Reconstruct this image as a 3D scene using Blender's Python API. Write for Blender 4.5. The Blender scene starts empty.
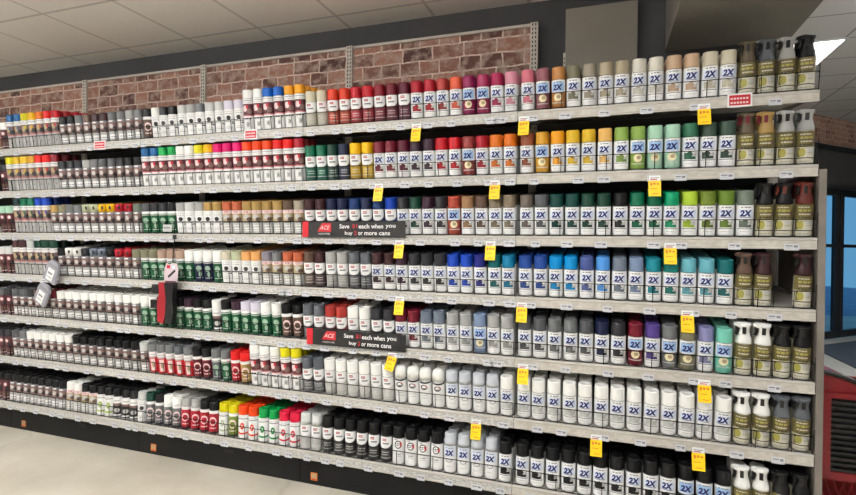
import bpy, bmesh, math, random
from mathutils import Vector, Matrix
random.seed(7)
scn = bpy.context.scene
COL = scn.collection
PI = math.pi

# ------------------------------------------------------------------ colour
def lin(c):
    out = []
    for v in c[:3]:
        v = v / 255.0
        out.append(v / 12.92 if v <= 0.04045 else ((v + 0.055) / 1.055) ** 2.4)
    return (out[0], out[1], out[2], 1.0)

def mat(name, rgb, rough=0.5, metal=0.0, spec=0.5, emis=None, es=0.0):
    m = bpy.data.materials.new(name); m.use_nodes = True
    b = m.node_tree.nodes['Principled BSDF']
    b.inputs['Base Color'].default_value = lin(rgb)
    b.inputs['Roughness'].default_value = rough
    b.inputs['Metallic'].default_value = metal
    b.inputs['Specular IOR Level'].default_value = spec
    if emis:
        b.inputs['Emission Color'].default_value = lin(emis)
        b.inputs['Emission Strength'].default_value = es
    return m

def obj_col_mat(name, rough, spec=0.5, noise=0.05, scale=60):
    """base colour = the object's own colour with a faint mottle"""
    m = bpy.data.materials.new(name); m.use_nodes = True
    nt = m.node_tree; b = nt.nodes['Principled BSDF']
    oi = nt.nodes.new('ShaderNodeObjectInfo')
    tc = nt.nodes.new('ShaderNodeTexCoord'); nz = nt.nodes.new('ShaderNodeTexNoise')
    nz.inputs['Scale'].default_value = scale
    nt.links.new(tc.outputs['Object'], nz.inputs['Vector'])
    mr = nt.nodes.new('ShaderNodeMapRange')
    mr.inputs['To Min'].default_value = 1 - noise; mr.inputs['To Max'].default_value = 1 + noise
    nt.links.new(nz.outputs['Fac'], mr.inputs['Value'])
    mx = nt.nodes.new('ShaderNodeVectorMath'); mx.operation = 'SCALE'
    nt.links.new(oi.outputs['Color'], mx.inputs[0]); nt.links.new(mr.outputs['Result'], mx.inputs['Scale'])
    nt.links.new(mx.outputs['Vector'], b.inputs['Base Color'])
    b.inputs['Roughness'].default_value = rough
    b.inputs['Specular IOR Level'].default_value = spec
    return m

def noise_mat(name, a, bcol, scale=4, rough=0.6, detail=4, stretch=(1, 1, 1), lo=0.35, hi=0.65, bump=0.0, spec=0.5):
    m = bpy.data.materials.new(name); m.use_nodes = True
    nt = m.node_tree; b = nt.nodes['Principled BSDF']
    tc = nt.nodes.new('ShaderNodeTexCoord'); mp = nt.nodes.new('ShaderNodeMapping')
    mp.inputs['Scale'].default_value = stretch
    nz = nt.nodes.new('ShaderNodeTexNoise'); nz.inputs['Scale'].default_value = scale; nz.inputs['Detail'].default_value = detail
    nt.links.new(tc.outputs['Object'], mp.inputs['Vector']); nt.links.new(mp.outputs['Vector'], nz.inputs['Vector'])
    cr = nt.nodes.new('ShaderNodeValToRGB')
    cr.color_ramp.elements[0].position = lo; cr.color_ramp.elements[0].color = lin(a)
    cr.color_ramp.elements[1].position = hi; cr.color_ramp.elements[1].color = lin(bcol)
    nt.links.new(nz.outputs['Fac'], cr.inputs['Fac']); nt.links.new(cr.outputs['Color'], b.inputs['Base Color'])
    b.inputs['Roughness'].default_value = rough
    b.inputs['Specular IOR Level'].default_value = spec
    if bump:
        bp = nt.nodes.new('ShaderNodeBump'); bp.inputs['Strength'].default_value = bump; bp.inputs['Distance'].default_value = 0.002
        nt.links.new(nz.outputs['Fac'], bp.inputs['Height']); nt.links.new(bp.outputs['Normal'], b.inputs['Normal'])
    return m

M = {}
M['cap'] = obj_col_mat('cap plastic', 0.42, 0.28, 0.04)
M['body'] = obj_col_mat('can lacquer', 0.32, 0.5, 0.04)
M['acc'] = obj_col_mat('label accent ink', 0.45, 0.4, 0.28, 90)
def ink(n, c, r=0.4): M[n] = mat(n + ' ink', c, r)
ink('white', (236, 236, 236)); ink('paleblue', (216, 224, 240)); ink('blue', (156, 188, 226)); ink('badge', (150, 34, 50)); ink('signblack', (13, 13, 15), .6)
ink('navy', (16, 22, 96)); ink('grey', (128, 128, 132)); ink('lgrey', (190, 190, 188)); ink('dark', (34, 34, 38))
ink('red', (190, 26, 40)); ink('maroon', (84, 34, 42)); ink('cream', (228, 218, 180)); ink('olive', (112, 102, 58))
ink('brownink', (92, 74, 64)); ink('gold', (196, 176, 70)); ink('green', (22, 92, 56)); ink('palegreen', (150, 176, 156))
ink('tagcard', (204, 206, 212)); ink('cardpink', (206, 190, 196)); ink('toolred', (138, 20, 32)); ink('silverink', (176, 176, 175)); ink('tcream', (206, 202, 184)); ink('tgold', (164, 158, 78)); ink('photo', (118, 92, 88)); ink('yellow', (250, 206, 0), 0.5); ink('orange', (214, 118, 30)); ink('pinkw', (232, 208, 208))
ink('purple', (96, 70, 110)); ink('tan', (170, 152, 120))
M['shelfmetal'] = noise_mat('shelf enamel', (176, 171, 163), (196, 191, 183), 3, 0.45)
M['rail'] = noise_mat('price rail with clear strip', (168, 167, 164), (208, 207, 204), 60, 0.28, 3, (1, 1, 2.5), 0.4, 0.6)
M['rail_r'] = noise_mat('price rail enamel', (186, 181, 172), (204, 199, 190), 30, 0.35, 3, (1, 1, 1), 0.38, 0.62)
M['wire'] = mat('black wire', (10, 10, 12), 0.6, 0, .2)
M['gondola'] = noise_mat('gondola back board', (28, 28, 31), (36, 36, 40), 8, 0.7)
M['kick'] = noise_mat('black kick plate', (9, 9, 11), (15, 15, 17), 10, 0.6, spec=.25)
M['post'] = noise_mat('upright enamel', (200, 194, 184), (214, 208, 198), 20, 0.45)
M['slot'] = mat('slot shadow gap', (28, 26, 25), 0.8)
M['endpanel'] = noise_mat('end panel enamel', (112, 105, 98), (128, 121, 113), 8, 0.5)
M['chrome'] = mat('brushed steel', (150, 150, 150), 0.3, 1.0)
M['blackplastic'] = noise_mat('black plastic', (18, 18, 20), (30, 30, 32), 40, 0.35)
M['frame'] = noise_mat('black door metal', (26, 27, 30), (36, 37, 41), 10, 0.4)

# ------------------------------------------------------------------ mesh builder
class MB:
    def __init__(s): s.v = []; s.f = []; s.m = []; s.mats = []; s.sm = []
    def mi(s, m):
        if m not in s.mats: s.mats.append(m)
        return s.mats.index(m)
    def face(s, idx, m, smooth=False): s.f.append(tuple(idx)); s.m.append(s.mi(m)); s.sm.append(smooth)
    def box(s, x0, x1, y0, y1, z0, z1, m, R=None):
        b = len(s.v)
        for z in (z0, z1):
            for x, y in ((x0, y0), (x1, y0), (x1, y1), (x0, y1)):
                p = Vector((x, y, z)); s.v.append(tuple(R @ p) if R else tuple(p))
        for q in ((0, 3, 2, 1), (4, 5, 6, 7), (0, 1, 5, 4), (1, 2, 6, 5), (2, 3, 7, 6), (3, 0, 4, 7)):
            s.face([b + i for i in q], m)
        return s
    def lathe(s, prof, seg, m, mats=None, ox=0, oy=0, smooth=True):
        b = len(s.v)
        for r, z in prof:
            for k in range(seg):
                a = 2 * PI * k / seg
                s.v.append((ox + r * math.cos(a), oy + r * math.sin(a), z))
        for i in range(len(prof) - 1):
            mm = mats[i] if mats else m
            for k in range(seg):
                k2 = (k + 1) % seg
                s.face((b + i * seg + k, b + i * seg + k2, b + (i + 1) * seg + k2, b + (i + 1) * seg + k), mm, smooth)
        s.face([b + k for k in range(seg)][::-1], mats[0] if mats else m)
        t = b + (len(prof) - 1) * seg
        s.face([t + k for k in range(seg)], mats[-1] if mats else m)
        return s
    def prism(s, pts, y0, y1, m, T=None):
        """outline in x,z extruded along y"""
        b = len(s.v); n = len(pts)
        for y in (y0, y1):
            for x, z in pts:
                p = Vector((x, y, z)); s.v.append(tuple(T @ p) if T else tuple(p))
        s.face([b + i for i in range(n)], m); s.face([b + n + i for i in range(n)][::-1], m)
        for i in range(n):
            j = (i + 1) % n
            s.face((b + i, b + n + i, b + n + j, b + j), m)
        return s
    def tube(s, pts, r, m, seg=8):
        b = len(s.v); n = len(pts)
        for i, p in enumerate(pts):
            p = Vector(p)
            d = (Vector(pts[min(i + 1, n - 1)]) - Vector(pts[max(i - 1, 0)])).normalized()
            u = d.cross(Vector((0, 0, 1)))
            if u.length < 1e-3: u = d.cross(Vector((0, 1, 0)))
            u.normalize(); w = d.cross(u)
            for k in range(seg):
                a = 2 * PI * k / seg
                s.v.append(tuple(p + r * (math.cos(a) * u + math.sin(a) * w)))
        for i in range(n - 1):
            for k in range(seg):
                k2 = (k + 1) % seg
                s.face((b + i * seg + k, b + i * seg + k2, b + (i + 1) * seg + k2, b + (i + 1) * seg + k), m, True)
        s.face([b + k for k in range(seg)], m); s.face([b + (n - 1) * seg + k for k in range(seg)][::-1], m)
        return s
    # ---- things printed on a cylinder: a is the angle from -y, positive to +x
    def strip(s, a0, a1, bot, top, r, m, n=6):
        b = len(s.v)
        for i in range(n + 1):
            t = i / n; a = a0 + (a1 - a0) * t
            zb = bot(t) if callable(bot) else bot; zt = top(t) if callable(top) else top
            s.v.append((r * math.sin(a), -r * math.cos(a), zb)); s.v.append((r * math.sin(a), -r * math.cos(a), zt))
        for i in range(n):
            s.face((b + 2 * i, b + 2 * i + 2, b + 2 * i + 3, b + 2 * i + 1), m, True)
        return s
    def oval(s, ac, aw, zc, zh, r, m, n=8):
        return s.strip(ac - aw, ac + aw, lambda t: zc - zh * math.sqrt(max(0, 1 - (2 * t - 1) ** 2)), lambda t: zc + zh * math.sqrt(max(0, 1 - (2 * t - 1) ** 2)), r, m, n)
    def mesh(s, name):
        me = bpy.data.meshes.new(name); me.from_pydata(s.v, [], s.f)
        for m in s.mats: me.materials.append(M[m] if isinstance(m, str) else m)
        for i, p in enumerate(me.polygons): p.material_index = s.m[i]; p.use_smooth = s.sm[i]
        me.update(); return me
    def obj(s, name, parent=None, loc=None):
        return link(name, s.mesh(name), parent, loc)

def link(name, data, parent=None, loc=None, rz=0):
    o = bpy.data.objects.new(name, data); COL.objects.link(o)
    if parent: o.parent = parent
    if loc: o.location = loc
    if rz: o.rotation_euler = (0, 0, rz)
    return o
def tag(o, label, cat, group=None):
    o['label'] = label; o['category'] = cat
    if group: o['group'] = group
    return o
def thing(name, label, cat, loc=(0, 0, 0), group=None, rz=0):
    return tag(link(name, None, None, loc, rz), label, cat, group)
def struct(o): o['kind'] = 'structure'; return o

def text_tris(body, h, w=None, shear=0.0, offset=0.0):
    """flat text as verts (x,z centred) and faces, height h, optional width w"""
    cu = bpy.data.curves.new('t', 'FONT'); cu.body = body; cu.align_x = 'CENTER'; cu.shear = shear; cu.offset = offset
    cu.resolution_u = 3
    o = bpy.data.objects.new('t', cu); COL.objects.link(o)
    dg = bpy.context.evaluated_depsgraph_get()
    me = bpy.data.meshes.new_from_object(o.evaluated_get(dg))
    bm = bmesh.new(); bm.from_mesh(me)
    xs = [v.co.x for v in bm.verts]; ys = [v.co.y for v in bm.verts]
    x0, x1, y0, y1 = min(xs), max(xs), min(ys), max(ys)
    sy = h / (y1 - y0); sx = w / (x1 - x0) if w else sy
    for v in bm.verts: v.co = Vector(((v.co.x - (x0 + x1) / 2) * sx, (v.co.y - (y0 + y1) / 2) * sy, 0))
    bpy.data.objects.remove(o); bpy.data.curves.remove(cu); bpy.data.meshes.remove(me)
    return bm
def flat_text(mb, body, h, cx, y, cz, m, w=None, shear=0, offset=0.0, T=None):
    bm = text_tris(body, h, w, shear, offset); bm.verts.ensure_lookup_table()
    b = len(mb.v)
    for i, v in enumerate(bm.verts):
        v.index = i; p = Vector((cx + v.co.x, y, cz + v.co.y)); mb.v.append(tuple(T @ p) if T else tuple(p))
    for f in bm.faces: mb.face([b + v.index for v in f.verts], m)
    bm.free()
def wrap_text(mb, body, h, w, ac, zc, r, m, shear=0, offset=0.0):
    bm = text_tris(body, h, w, shear, offset)
    n = 16
    for i in range(1, n):
        x = -w / 2 + w * i / n
        bmesh.ops.bisect_plane(bm, geom=bm.verts[:] + bm.edges[:] + bm.faces[:], plane_co=(x, 0, 0), plane_no=(1, 0, 0))
    b = len(mb.v)
    for i, v in enumerate(bm.verts):
        v.index = i; a = ac + v.co.x / r
        mb.v.append((r * math.sin(a), -r * math.cos(a), zc + v.co.y))
    for f in bm.faces: mb.face([b + v.index for v in f.verts], m)
    bm.free()

# ------------------------------------------------------------------ measurements of the place
W = 1.2192
ROWZ = [2.026, 1.718, 1.415, 1.117, 0.817, 0.517, 0.202]
ROWY = [0, 0, 0, 0, 0, 0, -0.03]
ZC = 2.851; DW = 0.626; DB = 0.560; END = 0.026
SLOT = W / 17
ROWN = ['top', 'second-from-top', 'third-from-top', 'middle', 'fifth-from-top', 'sixth-from-top', 'bottom']
BAYN = ['rightmost bay', 'sale-sign bay', 'red-tool bay', 'clear-pack bay', 'farthest bay']
TILT = [math.radians(8)] * 6 + [0.0]   # the upper shelves slope down to the front, the base shelf is level
def on_deck(ri, x, yl, zl):
    a = TILT[ri]
    return (x, ROWY[ri] + yl * math.cos(a) - zl * math.sin(a), ROWZ[ri] + yl * math.sin(a) + zl * math.cos(a))
ORD = ['first', 'second', 'third', 'fourth', 'fifth', 'sixth', 'seventh', 'eighth', 'ninth', 'tenth', 'eleventh', 'twelfth', 'thirteenth',
       'fourteenth', 'fifteenth', 'sixteenth', 'seventeenth', 'eighteenth']

# ------------------------------------------------------------------ can kinds
R0 = 0.0325
def dashes(mb, a0, a1, z, h, r, m, n=5, seed=0):
    rd = random.Random(seed); t = a0; step = (a1 - a0) / n
    for i in range(n):
        mb.strip(a0 + i * step, a0 + (i + rd.uniform(0.6, 0.92)) * step, z, z + h, r, m, 2)

def body_mesh(H, seg, R=R0):
    mb = MB()
    mb.lathe([(R - .003, 0), (R - .0005, .0015), (R - .0005, .004), (R - .002, .0055), (R, .008), (R, H - .008), (R - .001, H - .005), (R - .005, H), (R - .008, H + .002)], seg, 'body',
             ['chrome', 'chrome', 'chrome', 'body', 'body', 'body', 'chrome', 'chrome'])
    return mb.mesh('can_body')
def cap_mesh(h, seg, kind='flat', R=R0):
    mb = MB(); r = R - .0007
    if kind == 'flat':
        mb.lathe([(r, 0), (r, .004), (r - .0006, .006), (r - .0012, h - .006), (r - .002, h - .002), (r - .005, h), (r - .010, h), (r - .0105, h - .0012), (.004, h - .0012)], seg, 'cap')
    elif kind == 'dome':
        mb.lathe([(r, 0), (r, h * .5), (r - .001, h * .68), (r - .004, h * .84), (r - .010, h * .95), (r - .018, h * .995), (.004, h)], seg, 'cap')
    elif kind == 'dot':
        mb.lathe([(r, 0), (r - .001, h - .004), (r - .004, h), (.005, h)], seg, 'cap')
        mb.oval(0.05, .22, h * .55, h * .22, r + .0006, 'dark')
    elif kind == 'clear':
        mb.lathe([(r, 0), (r - .0005, h * .4), (r - .002, h * .42), (r - .002, h * .9), (r - .006, h), (.005, h)], seg, 'cap')
    return mb.mesh('cap')

def lab_X(satin):
    mb = MB(); r = R0 + .0004
    mb.strip(-1.35, 1.35, .012, .139, r - .0002, 'white', 12) if not satin else mb.strip(-1.35, 1.35, .080, .139, r - .0002, 'white', 12)
    mb.strip(-.95, .95, .084, .121 if not satin else .130, r, 'blue' if satin else 'paleblue', 8)
    dashes(mb, -.6, .6, .1275, .0045, r + .0003, 'grey', 3, 1)
    wrap_text(mb, '2X', .028, .049, -.02, .1045, r + .0007, 'navy', 0.2, 0.055)
    mb.strip(-.7, .7, .0855, .0885, r + .0004, 'grey' if not satin else 'paleblue', 5)
    if not satin:
        mb.strip(-.8, .75, .043, lambda t: .075 - .020 * max(0, t - .55) / .45 - .004 * math.sin(9 * t), r, 'acc', 8)
        mb.strip(.2, .8, .055, lambda t: .061 + .012 * t, r + .0004, 'lgrey', 4)
        mb.strip(-1.0, 1.0, .036, .0395, r + .0002, 'grey', 8)
        dashes(mb, -.6, .6, .024, .003, r + .0002, 'lgrey', 4, 2)
    else:
        mb.oval(0, .62, .058, .018, r, 'cream'); mb.oval(.1, .3, .06, .008, r + .0004, 'tan')
        mb.strip(-1.0, 1.0, .030, .034, r + .0002, 'lgrey', 8)
    return mb.mesh('label')
def lab_A():
    mb = MB(); r = R0 + .0004
    mb.strip(-1.3, 1.15, lambda t: .100 - .022 * math.sin(PI * min(1, t * 1.05)) ** .5 if t < .8 else .100 - .022 * math.sin(PI * min(1, t * 1.05)) ** .5, .139, r, 'white', 12)
    mb.strip(-.55, .1, .117, .130, r + .0004, 'badge', 5); mb.strip(-.45, 0, .1215, .1255, r + .0008, 'pinkw', 3)
    mb.strip(-.5, .55, .1, .108, r + .0004, 'grey', 5)
    mb.strip(-.85, .85, .036, .068, r, 'acc', 8)
    dashes(mb, -.6, .6, .055, .005, r + .0004, 'lgrey', 4, 3); dashes(mb, -.6, .6, .043, .004, r + .0004, 'lgrey', 5, 4)
    mb.strip(-1.2, 1.2, .0255, .0285, r, 'lgrey', 8)
    return mb.mesh('label')
def lab_C():
    mb = MB(); r = R0 + .0004
    mb.strip(-1.5, 1.5, .010, .1395, r - .0002, 'white', 12)
    mb.strip(-1.5, 1.5, lambda t: .131 - .006 * math.sin(PI * t), lambda t: .139 - .004 * math.sin(PI * t), r, 'dark', 14)
    mb.oval(-.1, .6, .105, .014, r, 'dark'); mb.oval(-.05, .42, .106, .009, r + .0004, 'white'); mb.strip(-.3, .5, .098, .104, r + .0008, 'grey', 4)
    dashes(mb, -.6, .6, .060, .004, r, 'lgrey', 4, 5); dashes(mb, -.6, .6, .045, .004, r, 'lgrey', 4, 6)
    mb.strip(.15, .45, .108, .113, r + .0008, 'red', 2)
    return mb.mesh('label')
def lab_D():
    mb = MB(); r = R0 + .0004
    mb.strip(-1.5, 1.5, .010, .1395, r - .0002, 'white', 12)
    mb.strip(-.75, -.1, .131, .1355, r, 'grey', 3)
    mb.oval(-.05, .62, .108, .021, r, 'dark', 12); mb.oval(-.05, .47, .108, .0155, r + .0004, 'white', 12)
    dashes(mb, -.55, .45, .110, .006, r + .0008, 'dark', 3, 7); mb.strip(-.5, .1, .102, .106, r + .0008, 'grey', 3); mb.strip(.25, .55, .098, .118, r + .0008, 'red', 3)
    dashes(mb, -.4, .5, .055, .005, r, 'grey', 3, 8); dashes(mb, -.4, .5, .045, .004, r, 'lgrey', 3, 9)
    return mb.mesh('label')
def lab_E():
    mb = MB(); r = R0 + .0004
    mb.strip(-1.5, 1.5, .010, .1395, r - .0002, 'white', 12)
    mb.strip(-.95, .95, .086, .138, r, 'paleblue', 8)
    dashes(mb, -.6, .6, .1275, .0045, r + .0003, 'grey', 3, 1)
    wrap_text(mb, '2X', .028, .049, -.02, .1045, r + .0007, 'navy', 0.2, 0.055)
    mb.oval(-.05, .55, .066, .009, r, 'grey'); mb.oval(-.05, .45, .066, .006, r + .0004, 'white')
    dashes(mb, -.5, .5, .035, .003, r, 'lgrey', 4, 2)
    return mb.mesh('label')
def lab_T():
    mb = MB(); r = R0 + .0004
    mb.strip(-1.4, 1.4, .078, .139, r, 'olive', 12)
    dashes(mb, -.7, .6, .126, .004, r + .0004, 'tcream', 4, 11); dashes(mb, -.9, .9, .132, .003, r + .0004, 'brownink', 6, 16); dashes(mb, -.7, .8, .110, .008, r + .0004, 'tgold', 3, 12)
    dashes(mb, -.6, .8, .096, .005, r + .0004, 'tcream', 5, 13); dashes(mb, -1.1, 1.1, .104, .003, r + .0004, 'brownink', 7, 17); mb.oval(.8, .25, .100, .012, r + .0002, 'brownink'); dashes(mb, -.7, .8, .084, .004, r + .0004, 'dark', 4, 14)
    mb.strip(-1.4, 1.4, .012, .078, r, 'tcream', 12)
    mb.oval(-.4, .42, .054, .018, r + .0004, 'tgold'); mb.strip(-.95, -.6, .034, .074, r + .0003, 'olive', 3); mb.strip(.15, .95, .044, .070, r + .0004, 'lgrey', 4); dashes(mb, .2, .9, .050, .004, r + .0007, 'tgold', 3, 18)
    mb.strip(-1.4, 1.4, lambda t: .026 + .003 * math.sin(PI * t), lambda t: .030 + .003 * math.sin(PI * t), r + .0006, 'dark', 12)
    dashes(mb, -.6, .6, .016, .003, r + .0004, 'grey', 5, 15)
    return mb.mesh('label')
def lab_G(far=False):
    mb = MB(); r = R0 + .0004
    mb.strip(-1.5, 1.5, .163, .193, r, 'white', 10); dashes(mb, -.9, .9, .180, .004, r + .0004, 'grey', 4, 20); dashes(mb, -.7, .7, .170, .004, r + .0004, 'lgrey', 3, 21)
    mb.strip(-1.5, 1.5, .098, .163, r, 'photo' if far else 'maroon', 10)
    mb.oval(-.45, .5, .136, .018, r + .0004, 'pinkw' if not far else 'tan'); mb.oval(.35, .55, .120, .016, r + .0004, 'photo' if not far else 'dark'); mb.oval(.0, .2, .145, .012, r + .0007, 'red' if not far else 'acc')
    mb.strip(-1.5, 1.5, .093, .097, r, 'red', 10)
    mb.strip(-1.5, 1.5, .008, .092, r, 'white' if not far else 'silverink', 10)
    dashes(mb, -.9, .9, .074, .007, r + .0004, 'dark' if not far else 'grey', 3, 22)
    mb.strip(-.35, .35, .030, .058, r + .0004, 'lgrey' if not far else 'silverink', 4); mb.strip(-.12, .12, .038, .05, r + .0008, 'grey', 2)
    mb.strip(1.1, 1.4, .015, .085, r + .0004, 'grey', 2)
    return mb.mesh('label')
def lab_W():
    mb = MB(); r = R0 + .0004
    mb.strip(-1.5, 1.5, .01, .143, r, 'white', 10); dashes(mb, -.7, .7, .128, .004, r + .0004, 'lgrey', 3, 30); dashes(mb, -.6, .6, .116, .003, r + .0004, 'grey', 3, 33)
    mb.oval(-.1, .42, .093, .013, r + .0004, 'dark'); mb.strip(-1.3, 1.3, .070, .074, r + .0004, 'grey', 8)
    mb.strip(.4, 1.4, .058, .064, r + .0004, 'dark', 4); mb.strip(.9, 1.3, .02, .1, r + .0003, 'grey', 3)
    dashes(mb, -.6, .6, .040, .004, r + .0004, 'lgrey', 3, 31); dashes(mb, -.6, .6, .030, .004, r + .0004, 'grey', 4, 32)
    return mb.mesh('label')
def lab_F():
    mb = MB(); r = R0 + .0004
    mb.strip(-1.5, 1.5, .128, .143, r, 'white', 10); mb.strip(-1.2, 1.0, .118, .124, r, 'lgrey', 8)
    mb.strip(-1.5, 1.5, .01, .117, r - .0001, 'acc', 10)
    mb.oval(-.1, .55, .085, .018, r + .0002, 'palegreen'); mb.oval(.1, .3, .05, .016, r + .0002, 'palegreen')
    mb.strip(-.9, .9, .066, .069, r + .0005, 'dark', 6); dashes(mb, -.7, .7, .025, .005, r + .0004, 'lgrey', 4, 40)
    return mb.mesh('label')
def lab_H():
    mb = MB(); r = R0 + .0004
    mb.strip(-1.5, 1.5, .124, .143, r, 'pinkw', 10); mb.strip(-.4, .25, .129, .139, r + .0004, 'badge', 4); mb.strip(-.3, .15, .132, .136, r + .0008, 'white', 3)
    mb.strip(-1.5, 1.5, .075, .124, r, 'tan', 10); mb.oval(-.1, .6, .104, .014, r + .0004, 'lgrey'); mb.oval(.4, .5, .09, .012, r + .0005, 'brownink')
    mb.strip(-1.5, 1.5, .070, .075, r, 'dark', 10)
    mb.strip(-1.5, 1.5, .01, .070, r, 'lgrey', 10); dashes(mb, -.7, .7, .05, .006, r + .0004, 'white', 2, 50); mb.strip(-.6, .6, .02, .04, r + .0004, 'white', 4); dashes(mb, -.6, .6, .026, .005, r + .0006, 'grey', 4, 51)
    return mb.mesh('label')
def lab_K():
    mb = MB(); r = R0 + .0004
    mb.strip(-1.5, 1.5, .1, .143, r, 'white', 10); mb.strip(-.6, .6, .112, .122, r + .0004, 'lgrey', 4)
    mb.strip(-1.5, 1.5, .085, .100, r, 'photo', 10)
    mb.strip(-1.5, 1.5, .01, .085, r, 'dark', 10); mb.oval(0, .6, .055, .014, r + .0004, 'lgrey'); mb.strip(-.8, .8, .018, .028, r + .0004, 'white', 5)
    return mb.mesh('label')
def lab_R():
    mb = MB(); r = R0 + .0004
    mb.strip(-1.5, 1.5, .115, .143, r, 'white', 10); dashes(mb, -.7, .7, .124, .004, r + .0004, 'grey', 4, 60)
    mb.strip(-1.5, 1.5, .105, .115, r, 'lgrey', 10)
    mb.strip(-1.5, 1.5, .012, .105, r, 'red', 10); mb.strip(-.5, .35, .02, .098, r + .0004, 'pinkw', 4); mb.oval(0, .25, .06, .02, r + .0007, 'tan')
    return mb.mesh('label')
def lab_M():
    mb = MB(); r = R0 + .0004
    mb.strip(-1.5, 1.5, .01, .143, r, 'white', 10)
    mb.strip(-1.5, 1.5, .118, .123, r + .0004, 'grey', 10); dashes(mb, -.6, .6, .13, .004, r + .0004, 'lgrey', 3, 70)
    mb.oval(-.15, .38, .078, .020, r + .0004, 'acc', 10); mb.strip(-.25, -.05, .07, .086, r + .0008, 'white', 2)
    mb.strip(-1.5, 1.5, lambda t: .040 - .012 * math.sin(PI * t), lambda t: .048 - .010 * math.sin(PI * t), r + .0004, 'acc', 12)
    return mb.mesh('label')
def lab_N():
    mb = MB(); r = R0 + .0004
    mb.strip(-1.5, 1.5, .125, .143, r, 'white', 10)
    mb.strip(-1.5, 1.5, .018, .125, r, 'acc', 10); mb.oval(0, .7, .08, .026, r + .0004, 'pinkw'); mb.oval(0, .5, .078, .017, r + .0007, 'acc')
    dashes(mb, -.6, .6, .035, .007, r + .0004, 'pinkw', 4, 80)
    mb.strip(-1.5, 1.5, .008, .018, r, 'dark', 10)
    return mb.mesh('label')
def lab_S():
    """dark craft can with small busy photo label"""
    mb = MB(); r = R0 + .0004
    mb.strip(-1.5, 1.5, .128, .143, r, 'grey', 10); mb.strip(-.6, .1, .131, .139, r + .0004, 'white', 3)
    mb.strip(-1.5, 1.5, .072, .128, r, 'photo', 10); mb.oval(-.3, .4, .104, .014, r + .0004, 'lgrey'); mb.oval(.4, .35, .09, .012, r + .0005, 'dark'); mb.strip(-1.5, 1.5, .068, .072, r, 'dark', 8)
    mb.strip(-1.5, 1.5, .01, .068, r, 'silverink', 10); mb.strip(-.8, .5, .022, .05, r + .0004, 'white', 5); dashes(mb, -.6, .6, .03, .006, r + .0007, 'grey', 4, 91); mb.strip(.8, 1.3, .012, .12, r + .0006, 'grey', 3)
    return mb.mesh('label')
def lab_Z():
    """dark maroon printed can"""
    mb = MB(); r = R0 + .0004
    mb.strip(-1.5, 1.5, .01, .143, r, 'maroon', 10); mb.oval(-.3, .35, .115, .012, r + .0004, 'pinkw'); mb.oval(.2, .4, .085, .014, r + .0004, 'dark')
    mb.strip(-.9, .9, .035, .055, r + .0004, 'brownink', 6); dashes(mb, -.6, .6, .02, .006, r + .0004, 'lgrey', 4, 95)
    return mb.mesh('label')

def grip_mesh():
    """trigger grip head: skirt, narrow waist, flared top, finger hook and spout"""
    mb = MB()
    mb.lathe([(R0 - .001, 0), (R0 - .001, .006), (R0 - .003, .022), (.0235, .040), (.0215, .055), (.0235, .070), (.028, .080), (.0275, .085), (.020, .087), (.004, .087)], 20, 'cap')
    # flared beak to the front-left of the top
    T = Matrix.Rotation(0.5, 4, 'Z')
    mb.prism([(-.040, .078), (-.012, .064), (.020, .072), (.026, .088), (-.020, .092), (-.038, .088)], -.012, .012, 'cap', T)
    return mb.mesh('grip_cap')
def hook_mesh():
    mb = MB(); T = Matrix.Rotation(0.5, 4, 'Z')
    mb.prism([(-.036, .078), (-.026, .072), (-.0262, .052), (-.033, .040), (-.040, .040), (-.034, .056)], -.006, .006, 'acc', T)
    mb.prism([(-.008, .0), (.006, .0), (.006, .03), (-.008, .03)], -.003, .003, 'acc', Matrix.Translation((-.0, -.0245, .045)))
    return mb.mesh('trigger')

SEG1, SEG2 = 28, 18
BODY = {k: body_mesh(h, s) for k, (h, s) in {'n': (.141, SEG1), 'f': (.143, SEG2), 't': (.195, SEG2)}.items()}
CAPM = {'flat': cap_mesh(.060, SEG1), 'dome': cap_mesh(.060, SEG1, 'dome'), 'clear': cap_mesh(.060, SEG1, 'clear'), 'ffl': cap_mesh(.052, SEG2), 'fdot': cap_mesh(.052, SEG2, 'dot'), 'ftall': cap_mesh(.050, SEG2)}
GRIP = grip_mesh(); HOOK = hook_mesh()
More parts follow.
